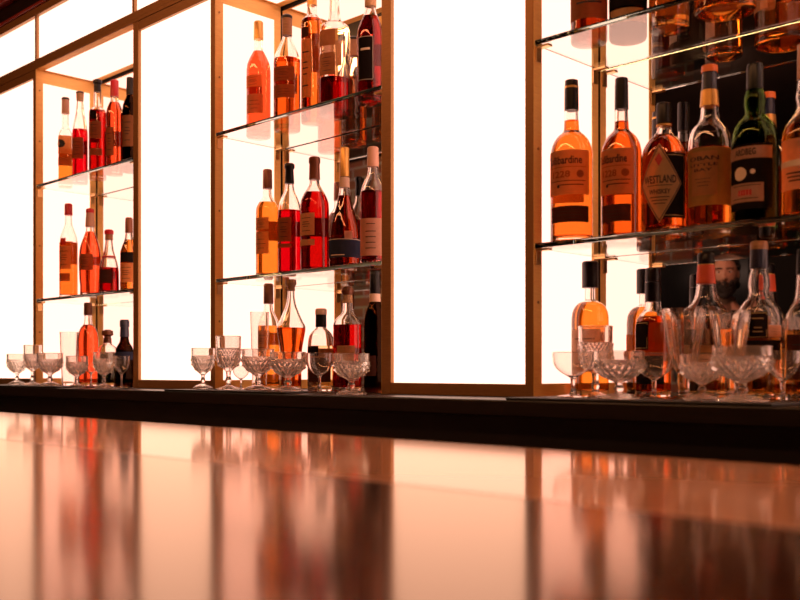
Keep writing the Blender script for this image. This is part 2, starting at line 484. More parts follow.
# bar mats
for x0, x1, lb in ((-1.075, -.60, 'black rubber bar mat under the glasses of the right niche'),
                   (-2.165, -1.68, 'black rubber bar mat under the coupes left of the middle niche'),
                   (-3.36, -2.745, 'black rubber bar mat under the glasses of the left niche')):
    bm = bmesh.new(); add_box(bm, x0, x1, -.1445, -.008, Z_LEDGE+.0001, Z_MAT, .0012)
    tag(obj('bar_mat', bm, M['mat']), lb, 'bar mat', 'rubber bar mats')
MATS = [(-1.075, -.60), (-2.165, -1.68), (-3.36, -2.745)]

# ------------------------------------------------------------------ front bar
zt = CAMZ-.0925
fb = thing('bar_counter', 'glossy dark bar top in the foreground with a pale band along its far edge', 'bar counter', (0, 0, 0))
YE = -.540
box('counter_top', BX0, BX1, -1.92, -.9255, zt-.045, zt, M['lacquer'], fb)
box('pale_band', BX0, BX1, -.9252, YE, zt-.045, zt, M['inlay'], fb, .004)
box('counter_body', BX0+.05, BX1-.05, -1.72, YE-.05, .001, zt-.0455, M['dark'], fb)

# ------------------------------------------------------------------ bottles
report = []
def bottle(name, u, Y, zs, prof, caps, level, liq, labels, label, cat='bottle', gmat=None, ex=2.0, group=None, tilt=0.0, wall=.0034, back=True):
    """prof / caps in photo pixels: (v, half width) from top to bottom; labels: (v0, v1, f0, f1, paper, deco)"""
    sv, sh = vpx(u, Y), hpx(u, Y)
    X = X_at(u, Y)
    zz = lambda v: CAMZ+(HOR-v)/sv-zs
    rot = math.atan2(CAMY-Y, -X)
    t = thing(name, label, cat, (X, Y, zs+.0002), 0, group)
    pts = sorted(((zz(v), hw/sh) for v, hw in prof))
    R0 = pts[0][1]
    pts = [p for p in pts if p[0] > .012]
    outer = [(0, R0*.86), (.0012, R0*.95), (.005, R0)] + pchip([(.0055, R0)]+pts)
    top = outer[-1][0]
    exs = lambda r: ex
    # glass: outer skin up, inner skin down
    inner = [(z, max(r-wall, .0035)) for z, r in outer if z > .0145]
    rb = rad_at(outer, .0145)-wall
    inner = [(.0120, rb*.5), (.0130, rb*.93), (.0145, rb)] + inner
    rings = [circ(r, z, 44, ex if r > .6*R0 else 2.0, rot) for z, r in outer]+[circ(r, z, 44, ex if r > .6*R0 else 2.0, rot) for z, r in reversed(inner)]
    bm = bmesh.new(); ring_surface(bm, rings)
    obj('glass_body', bm, gmat or M['glass'], t, True, sharp=50)
    if liq:
        zl = min(zz(level), top-.004)
        lp = [(z, r+.0004) for z, r in inner if z < zl-.0005]
        lp.append((zl, rad_at(inner, zl)+.0004))
        lp[0] = (lp[0][0]-.0004, lp[0][1])
        bm = bmesh.new(); ring_surface(bm, [circ(r, z, 44, ex if r > .6*R0 else 2.0, rot) for z, r in lp])
        obj('liquid', bm, LM[liq], t, True, sharp=50)
    for nm, mat, cp in caps:
        cps = sorted((zz(v), hw/sh) for v, hw in cp)
        ztop, zbot = cps[-1][0], cps[0][0]
        pr = [(zbot, max(.002, rad_at(outer, zbot)-.0004) if zbot < top else .004)] + [(z+1e-5*i, max(r, rad_at(outer, z)+.0005 if z < top else 0)) for i, (z, r) in enumerate(cps)]
        pr += [(ztop+.0009, cps[-1][1]*.9), (ztop+.0011, cps[-1][1]*.5)]
        obj(nm, lathe(pr, 32), M[mat], t, True, sharp=40)
    for lb in labels:
        v0, v1, f0, f1, pap, deco = lb
        z1, z0 = zz(v0), zz(v1)
        r = rad_at(outer, (z0+z1)/2)
        a0, a1 = math.asin(max(-.99, min(.99, f0))), math.asin(max(-.99, min(.99, f1)))
        ac = rot+(a0+a1)/2; hwid = (a1-a0)/2*r; hh = (z1-z0)/2
        fl = Flat()
        rows = max(1, int((z1-z0)/.006))
        for k in range(rows):
            fl.rect(-hwid, hwid, -hh+2*hh*k/rows, -hh+2*hh*(k+1)/rows, 14)
        lo = obj('label', fl.wrap(outer, (z0+z1)/2, ac, .0006, ex, rot), PAP[pap], t, True)
        for nm, mat, fn in deco:
            g = Flat(); fn(g, hwid, hh)
            obj(nm, g.wrap(outer, (z0+z1)/2, ac, .0011+.0002*(nm == 'lettering')+.0003*(nm == 'emblem'), ex, rot), M.get(mat) or PAP[mat], lo)
    if labels and back and (back != True or liq not in ('green', 'dark')):
        z1 = zz(min(l[0] for l in labels))-.004; z0 = zz(max(l[1] for l in labels))+.006
        mid = z0+(z1-z0)*random.uniform(.25, .45)
        if back != True: mid, z1 = back[1], back[2]
        r = rad_at(outer, (mid+z1)/2); hwid = r*random.uniform(.55, .8)
        fl = Flat(); hh = (z1-mid)/2
        for k in range(6): fl.rect(-hwid, hwid, -hh+2*hh*k/6, -hh+2*hh*(k+1)/6, 12)
        obj('back_label', fl.wrap(outer, (mid+z1)/2, rot+PI+random.uniform(-.15, .55), .0006, ex, rot), PAP[back[0] if back != True else random.choice(['tan', 'brown', 'brown'])], t, True)
    report.append((label, round(X, 3), round(Y, 3), round(R0, 4), round(top, 3), zs))
    return t

def lines(ys, wid=.7, th=.045):
    def fn(g, w, h):
        for y, k in ys: g.rect(-w*wid*k, w*wid*k, h*y-h*th, h*y+h*th, 8)
    return fn
PRINT = [('print', 'ink', lines([(.55, .9), (.2, .6), (0, .75), (-.2, .5), (-.6, .8)], .65, .022))]
PRINT2 = [('print', 'ink', lines([(.3, .6), (-.1, .8), (-.5, .5)], .8, .02))]
def band(mat, y0, y1): return ('stripe', mat, lambda g, w, h: g.rect(-w*.999, w*.999, h*y0, h*y1, 12))

# --- right niche, middle shelf
def tulli(rotf): return [
    ('lettering', 'ink', lambda g, w, h: g.text('Tullibardine', -w*.17, h*.55, w*1.6, h*.36)),
    ('print', 'brown', lambda g, w, h: g.rect(-w*.8, w*.8, h*.22, h*.25).text('1228', -w*.25, -h*.08, w*.8, h*.30).disc(w*.55, -h*.08, h*.17)),
    ('small_print', 'ink', lambda g, w, h: g.rect(-w*.7, w*.8, -h*.40, -h*.37).rect(-w*.35, w*.7, -h*.58, -h*.54).disc(-w*.35, -h*.62, h*.07))]
tul_prof = [(86, 6.8), (112, 7), (124, 7.4), (131, 8), (133.5, 10), (137, 14), (142, 17.6), (148, 20), (156, 21.3), (234, 21.3)]
bottle('whisky_bottle', 571.5, .062, Z_SH1, tul_prof,
       [('cap', 'cap_black', [(81, 6.6), (86, 6.8), (90, 6.6), (111, 7.3)]), ('cap_ring', 'cap_gold', [(87, 7.1), (89, 7.1)])], 121, 'orange',
       [(154, 198, -.985, .80, 'tan', tulli(0)), (209, 225, -.90, .78, 'dark', PRINT2)],
       'amber whisky bottle with black cap at the left end of the right niche lower shelf', group='whisky bottles on the lower right shelf')
bottle('whisky_bottle', 621.5, .105, Z_SH1, [(v-1, w*.95) for v, w in tul_prof],
       [('cap', 'cap_black', [(79, 6.4), (85, 6.6), (89, 6.3), (110, 7)]), ('cap_ring', 'cap_black', [(86, 6.8), (88, 6.8)])], 122, 'copper',
       [(152, 197, -.995, .60, 'tan', tulli(1)), (207, 224, -.95, .45, 'dark', PRINT2)],
       'darker amber whisky bottle with black cap, second from left on the right niche lower shelf', group='whisky bottles on the lower right shelf')
def westland(g, w, h): g.diamond(0, 0, w*.98, h*.99, 16)
bottle('whisky_bottle', 664, .075, Z_SH1,
       [(108, 6.5), (126, 6.8), (131, 7.4), (135, 9.5), (139, 14), (145, 18.5), (152, 21.5), (160, 22.6), (228, 22.6)],
       [('stopper', 'cap_black', [(104, 7.2), (106, 8), (124, 8)]), ('neck_ring', 'cap_gold', [(125, 7.9), (127, 7.9)])], 136, 'copper',
       [(157, 221, -.30, .90, 'black', [('border', 'ink_gold', lambda g, w, h: g.frame(-w*.9, w*.85, -h*.93, h*.93, .0008))]),
        (149, 225, -.97, .62, 'beige', [])],
       'squat whisky bottle with a diamond label in the right niche', group='whisky bottles on the lower right shelf')
# the diamond label replaces the last rectangle
wb = bpy.data.objects[-1] if False else None
def last_thing(): return [o for o in C.objects if o.parent is None and o.type == 'EMPTY'][-1]
tb = last_thing()
rect_label = [o for o in tb.children if o.name.startswith('label')][-1]
sv = vpx(664, .075); sh = hpx(664, .075)
Rw = 22.6/sh; zc = CAMZ+(HOR-187)/sv-Z_SH1; hw_, hh_ = Rw*1.02, 39/sv
rotw = math.atan2(CAMY-.075, -X_at(664, .075)); acw = rotw-.20
flatprof = [(0, Rw), (1, Rw)]
rect_label.data = obj('tmp', Flat().diamond(0, 0, hw_, hh_, 20).wrap(flatprof, zc, acw, .0012), None).data
bpy.data.objects.remove([o for o in C.objects if o.name.startswith('tmp')][0])
rect_label.data.materials.clear(); rect_label.data.materials.append(PAP['beige'])
def dia_frame(g):
    for s0, s1 in (((1, 0), (0, 1)), ((0, 1), (-1, 0)), ((-1, 0), (0, -1)), ((0, -1), (1, 0))):
        n = 6; b = len(g.v)
        for i in range(n+1):
            f = i/n; x = s0[0]*(1-f)+s1[0]*f; y = s0[1]*(1-f)+s1[1]*f
            g.v += [(x*hw_*.96, y*hh_*.96), (x*hw_*.92, y*hh_*.92)]
        for i in range(n): g.f.append((b+2*i, b+2*i+2, b+2*i+3, b+2*i+1))
    return g
obj('border', dia_frame(Flat()).wrap(flatprof, zc, acw, .0016), M['ink'], rect_label)
obj('emblem', Flat().diamond(-.001, hh_*.60, hw_*.17, hh_*.17).wrap(flatprof, zc, acw, .0016), M['ink_red'], rect_label)
obj('lettering', Flat().text('WESTLAND', 0, hh_*.10, hw_*1.45, hh_*.20).text('WHISKEY', 0, -hh_*.21, hw_*.92, hh_*.12)
    .rect(-hw_*.55, hw_*.55, -hh_*.06, -hh_*.045).rect(-hw_*.42, hw_*.42, -hh_*.36, -hh_*.34).rect(-hw_*.34, hw_*.34, -hh_*.44, -hh_*.42)
    .rect(-hw_*.26, hw_*.26, -hh_*.52, -hh_*.50).wrap(flatprof, zc, acw, .0016), M['ink'], rect_label)

def oban(g, w, h): g.text('OBAN', -w*.22, h*.62, w*1.05, h*.15).text('LITTLE', -w*.22, h*.40, w*1.0, h*.10).text('BAY', -w*.22, h*.22, w*.62, h*.10)
bottle('whisky_bottle', 709.5, .105, Z_SH1,
       [(70, 7), (92, 7.3), (105, 8.5), (116, 9.2), (120, 10), (124, 12.5), (129, 17), (135, 19.8), (143, 21.2), (150, 21.5), (222, 21.5)],
       [('capsule', 'cap_navy', [(72, 7.4), (92, 8.0)]), ('cap', 'cap_orange', [(66.5, 8.2), (73, 8.6)]), ('neck_label', 'cap_gold', [(91, 8.6), (107, 9.8)])], 150, 'amber',
       [(151, 208, -.985, .985, 'olive', [('panel', 'tan', lambda g, w, h: g.rect(-w*.66, w*.26, -h*.66, h*.86, 12)),
         ('lettering', 'ink', oban), ('print', 'ink', lambda g, w, h: g.rect(-w*.5, w*.05, -h*.10, -h*.08).rect(-w*.45, w*0, -h*.22, -h*.20).rect(-w*.4, -w*.05, -h*.34, -h*.32))])],
       'whisky bottle with orange cap and olive label on the right niche shelf', group='whisky bottles on the lower right shelf')
def ardbeg_discs(g, w, h): g.disc(-w*.31, h*.10, h*.21).disc(w*.20, h*.14, h*.075)
bottle('whisky_bottle', 755, .10, Z_SH1,
       [(70, 8), (88, 8), (93, 9.4), (99, 11), (105, 11), (111, 10), (115, 10.2), (118, 12.5), (123, 17.5), (129, 21.2), (137, 23.2), (146, 23.8), (217, 23.8)],
       [('capsule', 'cap_green', [(64.5, 7.6), (67, 8.4), (90, 8.6)])], 140, 'green',
       [(148, 212, -.985, .70, 'black', [('top_band', 'pink', lambda g, w, h: g.rect(-w*.99, w*.98, h*.55, h*.93, 14)),
         ('emblem', 'ink_cream', ardbeg_discs), ('lower_band', 'pink', lambda g, w, h: g.rect(-w*.99, w*.62, -h*.78, -h*.20, 14)),
         ('lettering', 'ink', lambda g, w, h: g.text('ARDBEG', -w*.12, h*.76, w*.88, h*.20).rect(-w*.7, w*.5, -h*.28, -h*.26).rect(-w*.7, w*.4, -h*.68, -h*.66)),
         ('print', 'ink_red', lambda g, w, h: g.rect(-w*.40, w*.16, -h*.58, -h*.40))])],
       'dark green whisky bottle with a bulged neck and black label with two discs', gmat=G_GREEN, group='whisky bottles on the lower right shelf')
bottle('whisky_bottle', 806, .10, Z_SH1,
       [(50, 8), (88, 9), (96, 10.5), (106, 9), (112, 11), (120, 17), (128, 22), (138, 24.4), (213, 24.4)],
       [('capsule', 'cap_beige', [(45, 8.6), (80, 9.2)])], 126, 'amber',
       [(142, 192, -.99, .7, 'pink', [band('ink_cream', -.08, .16), ('print', 'ink', lines([(-.35, .8), (-.5, .7), (-.65, .6)], .65, .03))])],
       'pale whisky bottle with pinkish label cut by the right photo edge', group='whisky bottles on the lower right shelf')

# --- right niche, top shelf (only the lower halves show)
def tallprof(vb, hw, H=165):
    return [(vb-H, hw*.34), (vb-H*.72, hw*.38), (vb-H*.66, hw*.5), (vb-H*.60, hw*.85), (vb-H*.54, hw), (vb, hw)]
bottle('whisky_bottle', 589, .075, Z_SH2, tallprof(38, 18.5), [('cap', 'cap_black', [(-128, 7), (-100, 7.4)])], -60, 'brown',
       [(-55, 24, -.98, .98, 'brown', PRINT)], 'bottle with brown label at the left end of the right niche upper shelf', group='bottles on the upper right shelf')
bottle('rum_bottle', 628, .11, Z_SH2, tallprof(28, 19), [('cap', 'cap_black', [(-138, 7), (-110, 7.4)])], -60, 'dark',
       [(-50, 12, -.99, .99, 'black', PRINT), (14, 24, -.9, .9, 'beige', [])], 'black labelled bottle second from left on the right niche upper shelf', gmat=G_DARK, back=('cream', .045, .075), group='bottles on the upper right shelf')
bottle('whisky_bottle', 669, .115, Z_SH2, tallprof(27, 20), [('cap', 'cork', [(-138, 7), (-118, 7.4)])], -50, 'amber',
       [(-45, -22, -.9, .6, 'cream', PRINT)], 'clear bottomed amber bottle third from left on the right niche upper shelf', back=('cream', .034, .115), group='bottles on the upper right shelf')
bottle('whisky_bottle', 725, .105, Z_SH2, tallprof(14, 31, 190), [('cap', 'cap_gold', [(-178, 11), (-150, 11.5)])], -60, 'amber',
       [(-60, -2, -.8, .8, 'orange', PRINT)], 'broad amber bottle whose base shows at the top edge of the right niche', group='bottles on the upper right shelf')
bottle('whisky_bottle', 795, .10, Z_SH2, tallprof(5, 27, 190), [('cap', 'cap_red', [(-187, 9), (-160, 9.5)])], -60, 'copper',
       [(-60, -14, -.8, .8, 'cream', PRINT)], 'reddish bottle at the right end of the right niche upper shelf', group='bottles on the upper right shelf')

# --- right niche, ledge
bottle('whisky_bottle', 590, .122, Z_LEDGE, [(270, 5), (289, 5), (300, 5.2), (301.5, 8), (304, 12.5), (308, 16), (314, 18.2), (322, 18.8), (390, 18.8)],
       [('stopper', 'cap_black', [(262, 7.4), (263, 8.2), (288, 8.2)])], 303, 'amber', [(330, 372, -.95, .6, 'cream', PRINT)],
       'amber bottle with round shoulders and black stopper behind the left glasses of the right niche', group='bottles standing on the right ledge')
bottle('whisky_bottle', 653, .138, Z_LEDGE, [(276, 6.5), (283, 7.6), (306, 7.8), (310, 9), (314, 12.5), (320, 16.2), (328, 17.8), (392, 18)],
       [('stopper', 'cap_black', [(268.5, 6.8), (269.5, 7.6), (282, 7.6)]), ('neck_label', 'cap_black', [(283, 8), (302, 8.2)])], 317, 'copper',
       [(322, 350, -.97, -.25, 'black', [('border', 'ink_gold', lambda g, w, h: g.frame(-w*.85, w*.85, -h*.9, h*.9, .0006))]), (356, 384, -.9, .6, 'black', PRINT2)],
       'red amber bottle with black stopper and dark neck label on the right ledge', group='bottles standing on the right ledge')
bottle('bourbon_bottle', 706, .10, Z_LEDGE, [(256, 7.5), (266, 8), (284, 9.4), (297, 11.5), (303, 15), (310, 21), (318, 25), (326, 26.2), (394, 26.2)],
       [('cap', 'cap_black', [(253.5, 7.6), (255, 8.6), (264.5, 8.8)]), ('neck_label', 'neck_red', [(265.5, 8.8), (284, 10)]), ('cap_ring', 'cap_gold', [(264.6, 8.6), (265.6, 8.6)])], 330, 'pale',
       [(346, 380, -.6, .5, 'tan', PRINT)],
       'clear bourbon bottle with black cap and red neck label', group='bottles standing on the right ledge')
bottle('whisky_bottle', 759, .10, Z_LEDGE, [(246, 8), (270, 8.6), (278, 10.5), (286, 11), (292, 10), (297, 11.5), (303, 16.5), (311, 21.5), (321, 23.4), (396, 23.6)],
       [('capsule', 'cap_navy', [(250, 8.8), (269, 9.4)]), ('stopper', 'wood', [(242, 8), (243.5, 9), (250, 9)])], 335, 'gold',
       [(313, 339, -.46, .36, 'black', [('border', 'ink_gold', lambda g, w, h: g.frame(-w*.9, w*.9, -h*.92, h*.92, .0007)), ('print', 'ink_gold', lines([(.5, .7), (-.2, .5), (-.5, .6)], .8, .03))]),
        (326, 338, .38, .92, 'pink', PRINT2), (341, 360, -.5, .9, 'black', [])],
       'clear bottle with navy capsule and small black and pink labels on the right ledge', group='bottles standing on the right ledge')
bottle('whisky_bottle', 806, .10, Z_LEDGE, [(255, 9), (276, 9.4), (290, 10.5), (300, 12), (308, 17), (318, 21), (398, 21.2)],
       [('capsule', 'cap_green', [(250, 9), (275, 10)])], 330, 'gold', [(335, 380, -.9, .8, 'dark', PRINT)],
       'bottle with dark green capsule cut by the right photo edge, on the ledge', group='bottles standing on the right ledge')

# --- middle niche, upper shelf
bottle('cognac_bottle', 258.5, .098, Z_SH2, [(25, 3.6), (42, 4.2), (50, 4.6), (54, 6.5), (60, 9.5), (66, 11.6), (74, 12.2), (118, 12.2)],
       [('capsule', 'cap_gold', [(22, 4.2), (23, 4.7), (40, 4.9)])], 52, 'coral', [(78, 90, -.96, .25, 'orange', PRINT), (97, 116, -.9, .35, 'tan', PRINT2)],
       'coral red bottle with gold capsule, left end of the middle niche upper shelf', group='bottles on the upper middle shelf')
bottle('cognac_bottle', 287, .105, Z_SH2, [(20, 3.8), (36, 4.4), (40, 5.2), (48, 8.8), (56, 12.2), (60, 13.2), (66, 13.4), (122, 13.4)],
       [('capsule', 'wood', [(19, 5.2), (36, 5.2)]), ('stopper', 'cap_black', [(15.5, 4.4), (16.5, 5.4), (19, 5.4)])], 60, 'copper',
       [(70, 84, -.96, .55, 'brown', PRINT), (88, 101, -.96, .55, 'brown', PRINT2)],
       'amber cognac bottle with dark topped wooden stopper, middle niche upper shelf', group='bottles on the upper middle shelf')
bottle('spirit_bottle', 312, .10, Z_SH2, [(0, 4.6), (10, 4.8), (16, 5.5), (18.5, 8), (21, 10), (26, 10.8), (110, 10.8)],
       [('stopper', 'cap_gold', [(-7, 4.8), (6, 5)])], 20, 'orange', [(30, 40, -.96, -.3, 'dark', []), (42, 100, -.96, -.05, 'orange', PRINT)],
       'tall straight orange bottle in the middle of the middle niche upper shelf', group='bottles on the upper middle shelf')
bottle('spirit_bottle', 334.5, .095, Z_SH2, [(-24, 4.6), (-4, 4.8), (12, 5.2), (20, 6.5), (24, 9.5), (26, 13), (30, 15), (38, 15.4), (117, 15.4)],
       [('stopper', 'cork', [(-34, 4.8), (-33, 5.6), (-22, 5.6)])], 80, 'deep',
       [(34, 50, -.93, .05, 'brown', []), (57, 79, -.93, .05, 'brown', PRINT)],
       'broad clear long necked bottle with brown labels on the middle niche upper shelf', group='bottles on the upper middle shelf')
bottle('cognac_bottle', 370.5, .075, Z_SH2, [(2, 4.6), (8, 5), (14, 6.5), (24, 10.5), (33, 13.2), (40, 13.6), (106, 13.6)],
       [('stopper', 'cork', [(-6, 5.2), (-5, 5.8), (7, 5.8)])], 17, 'deep',
       [(40, 84, -.86, .2, 'black', [('border', 'ink_cream', lambda g, w, h: g.frame(-w*.96, w*.96, -h*.97, h*.97, .0007)), ('lettering', 'ink_cream', lambda g, w, h: g.rect(-w*.55, w*.6, h*.36, h*.46))])],
       'dark red bottle with a black label on the middle niche upper shelf', group='bottles on the upper middle shelf')

# --- middle niche, lower shelf
bottle('cognac_bottle', 267.5, .098, Z_SH1, [(172, 3.6), (190, 4.2), (196, 4.6), (199, 6), (204, 9.3), (209, 11.4), (214, 11.8), (266, 11.8)],
       [('capsule', 'cap_brown', [(170, 4.2), (171, 4.7), (189, 4.9)])], 203, 'amber', [(219, 231, -.96, .1, 'tan', PRINT), (233, 255, -.96, .1, 'tan', PRINT2)],
       'golden amber cognac bottle, left end of the middle niche lower shelf', group='bottles on the lower middle shelf')
bottle('cognac_bottle', 289.5, .10, Z_SH1, [(167, 3.8), (184, 4.4), (190, 5), (198, 8.2), (206, 11), (211, 11.8), (218, 12), (266, 12)],
       [('stopper', 'cap_black', [(164, 4.4), (165, 5.2), (168, 5.2), (169.5, 4), (184, 4.8)])], 211, 'crimson',
       [(219, 243, -.95, .15, 'brown', PRINT), (245, 249, -.95, .15, 'brown', [])],
       'crimson bottle with a black stopper on the middle niche lower shelf', group='bottles on the lower middle shelf')
bottle('cognac_bottle', 314.5, .09, Z_SH1, [(162, 4.2), (180, 4.8), (185, 5.4), (189, 7.5), (196, 11.5), (203, 14), (210, 14.6), (266, 14.6)],
       [('capsule', 'cap_brown', [(157.5, 4.8), (158.5, 5.8), (163, 5.9), (164, 5.2), (180, 5.6)])], 193, 'red',
       [(215, 237, -.96, .0, 'beige', PRINT), (241, 247, -.96, .0, 'beige', [])],
       'deep red bottle with brown capsule and beige label, third on the middle niche lower shelf', group='bottles on the lower middle shelf')
bottle('cognac_bottle', 344.5, .085, Z_SH1, [(150, 4.2), (176, 4.4), (186, 4.8), (196, 6), (207, 8.5), (218, 12), (230, 14.8), (244, 15.8), (262, 16)],
       [('capsule', 'cap_gold', [(148, 4.2), (149, 4.7), (177, 5)]), ('neck_ring', 'cap_cream', [(178, 5), (188, 5.2)])], 196, 'brown',
       [(240, 259, -.98, .98, 'navy', [('stripe', 'ink_cream', lambda g, w, h: g.rect(-w*.98, w*.98, h*.86, h*.92, 14).rect(-w*.7, w*.0, -h*.80, -h*.70)),
        ]), (233, 241, .0, .50, 'pink', [])],
       'teardrop shaped bottle with gold capsule and navy base label in the middle niche', group='bottles on the lower middle shelf')
bottle('cognac_bottle', 373, .065, Z_SH1, [(150, 4.4), (168, 5), (174, 5.6), (182, 9), (190, 12), (196, 12.8), (258, 12.8)],
       [('capsule', 'cap_beige', [(147.5, 4.8), (148.5, 5.6), (167, 5.9)])], 192, 'deep',
       [(220, 257, -.97, .8, 'pink', [('print', 'ink', lines([(.7, .5), (.3, .6), (.0, .6), (-.3, .55), (-.6, .6)], .6, .02))])],
       'dark red bottle with large pale label on the middle niche lower shelf', group='bottles on the lower middle shelf')

# --- middle niche, ledge
bottle('cognac_bottle', 268.5, .08, Z_LEDGE, [(287, 3.8), (303, 4.3), (310, 5), (317, 8), (324, 10.8), (330, 11.2), (386, 11.2)],
       [('capsule', 'cap_brown', [(284, 4.2), (285, 4.9), (304, 5.1)])], 326, 'amber', [(331, 352, -.95, .1, 'tan', PRINT)],
       'amber bottle with brown capsule behind the tall clear tumbler of the middle niche', group='bottles standing on the middle ledge')
bottle('decanter', 291, .055, Z_LEDGE, [(285, 3.4), (296, 3.8), (304, 5), (313, 8.2), (322, 12.2), (326.5, 14.4), (328, 14.6), (340, 12.8), (352, 11), (366, 10.5), (385, 10.5)],
       [('stopper', 'wood', [(280, 5.2), (284, 5.6), (287, 3.8), (291, 4.2)])], 328, 'copper', [],
       'conical clear decanter with amber spirit and wooden stopper on the middle ledge', cat='decanter')
bottle('spirit_bottle', 321, .05, Z_LEDGE, [(316, 4.6), (326, 4.8), (329, 6), (332, 9.2), (337, 12), (344, 13.2), (352, 13.6), (387, 13.6)],
       [('capsule', 'cap_black', [(315, 5.4), (327, 5.6)]), ('stopper', 'cap_cream', [(309, 5), (310, 5.8), (314.8, 5.8)])], 346, 'pale',
       [(347, 356, -.96, -.2, 'black', []), (358, 382, -.9, .7, 'dark', PRINT)],
       'squat round shouldered clear bottle with a black neck band on the middle ledge', group='bottles standing on the middle ledge')
bottle('decanter', 347.5, .075, Z_LEDGE, [(300, 4.6), (311, 5), (314, 6.5), (318, 10.5), (322, 13.6), (326, 14.4), (387, 14.4)],
       [('stopper', 'cap_brown', [(287, 4), (289, 6), (292, 6.4), (295, 5)]), ('cork', 'cork', [(295.2, 4.6), (303, 5.2)])], 325, 'red',
       [(346, 362, -.7, .5, 'beige', [])],
       'square shouldered decanter of red spirit with brown stopper on the middle ledge', cat='decanter')
bottle('wine_bottle', 375, .06, Z_LEDGE, [(274, 4.6), (300, 5), (304, 6), (310, 8.5), (317, 10.4), (324, 11), (389, 11)],
       [('capsule', 'cap_black', [(271, 4.4), (272, 5.1), (294, 5.3)]), ('neck_label', 'cap_cream', [(294.2, 5.4), (302, 5.7)])], 303, 'deep',
       [(356, 376, -.9, .1, 'dark', [])], 'tall dark wine bottle with a white neck band at the right of the middle ledge', group='bottles standing on the middle ledge', gmat=G_DARK)

# --- left niche, upper shelf
bottle('spirit_bottle', 65.5, .075, Z_SH2, [(103, 3.2), (114, 3.4), (126, 3.6), (131, 5.5), (135, 7), (140, 7.2), (172, 7.2)],
       [('stopper', 'cap_beige', [(100, 3.8), (114, 4)]), ('cap_top', 'cap_black', [(98, 3.6), (98.6, 4.1), (99.8, 4.1)])], 150, 'amber',
       [(137, 155, -.99, .7, 'orange', [('emblem', 'ink', lambda g, w, h: g.disc(-w*.3, h*.1, h*.45))]), (159, 167, -.95, .7, 'brown', [])],
       'slim square bottle with pale stopper on the left niche upper shelf', ex=4.5, group='bottles on the upper left shelf')
bottle('spirit_bottle', 80, .08, Z_SH2, [(99, 3.2), (104, 3.6), (114, 4.6), (122, 6.4), (130, 7.6), (136, 8), (170, 8)],
       [('stopper', 'cork', [(93, 3.6), (96, 3.9), (101, 3.2)]), ('cap_top', 'cap_black', [(92, 3.4), (92.5, 4.2), (93.5, 4.2)])], 130, 'crimson',
       [(139, 160, -.95, .4, 'brown', PRINT)], 'pink red bottle with a bare cork stopper on the left niche upper shelf', group='bottles on the upper left shelf')
bottle('decanter', 97.5, .085, Z_SH2, [(92, 3.8), (106, 4), (108, 5.4), (110, 7.6), (113, 8.6), (166, 8.8)],
       [('stopper', 'cap_black', [(79.5, 2.6), (80.5, 4.4), (83.5, 4.6), (84.5, 3.4), (92, 3.8)])], 111, 'red',
       [(112, 121, -.85, -.15, 'black', []), (123, 140, -.95, .4, 'brown', PRINT), (150, 157, -.9, .5, 'brown', [])],
       'red decanter with a black knob stopper on the left niche upper shelf', cat='decanter')
bottle('cognac_bottle', 114.5, .085, Z_SH2, [(84, 3.4), (98, 3.8), (101, 4.2), (105, 6), (111, 8), (116, 8.6), (161, 8.6)],
       [('capsule', 'cap_red', [(80.5, 3.6), (81.2, 4.2), (97, 4.4)])], 103, 'coral', [(129, 157, -.96, -.1, 'brown', PRINT)],
       'orange red bottle with a bright red capsule on the left niche upper shelf', group='bottles on the upper left shelf')
bottle('cognac_bottle', 130, .095, Z_SH2, [(90, 3.3), (96, 3.5), (100, 5), (106, 7.2), (112, 7.8), (158, 7.8)],
       [('capsule', 'cap_black', [(78, 3.4), (95, 3.9)])], 100, 'dark', [(117, 148, -.96, .4, 'brown', PRINT)],
       'dark bottle half hidden by the post on the left niche upper shelf', gmat=G_DARK, group='bottles on the upper left shelf')

# --- left niche, lower shelf
bottle('cognac_bottle', 68.5, .07, Z_SH1, [(207, 3.2), (216, 3.6), (224, 4), (231, 6.4), (238, 8.8), (244, 9.4), (289, 9.4)],
       [('capsule', 'cap_red', [(204, 3.4), (205, 4), (215.5, 4.2)])], 243, 'orange',
       [(239, 246, -.86, -.3, 'red', []), (247, 270, -.96, .25, 'tan', PRINT), (274, 282, -.96, .15, 'brown', [])],
       'bottle with red capsule and red seal on the left niche lower shelf', group='bottles on the lower left shelf')
bottle('cognac_bottle', 90, .08, Z_SH1, [(212, 3.2), (220, 3.6), (231, 4.4), (237, 6.4), (244, 9), (252, 10.6), (262, 11.2), (278, 10.8), (287, 10)],
       [('capsule', 'cap_beige', [(213.5, 4), (227, 4.9)]), ('cap', 'cap_red', [(209, 3.6), (209.8, 4.2), (213.2, 4.2)])], 232, 'coral',
       [(255, 271, -.95, .25, 'brown', PRINT)], 'teardrop coral bottle with a small square label on the left niche lower shelf', group='bottles on the lower left shelf')
bottle('decanter', 109, .085, Z_SH1, [(238, 3.6), (244, 4), (250, 4.8), (256, 6.4), (264, 8.8), (270, 9.8), (286, 10.2)],
       [('stopper', 'cap_red', [(230, 3.6), (231, 4.8), (234.5, 4.6)]), ('cork', 'wood', [(234.7, 3.8), (240, 4.2)]), ('neck_ring', 'cap_red', [(256.5, 6.8), (258, 7.2)])], 268, 'deep',
       [(270, 284, -.9, .3, 'dark', PRINT)], 'small flared decanter with red topped stopper on the left niche lower shelf', cat='decanter')
bottle('cognac_bottle', 129, .085, Z_SH1, [(222, 3.2), (232, 3.6), (240, 4.6), (247, 7.2), (253, 8.8), (286, 9)],
       [('capsule', 'cap_brown', [(218, 3.2), (219, 3.8), (233, 4)])], 240, 'amber', [(253, 263, -.97, .5, 'black', []), (264, 283, -.97, .5, 'orange', PRINT)],
       'amber bottle with black label half behind the post, left niche lower shelf', group='bottles on the lower left shelf')

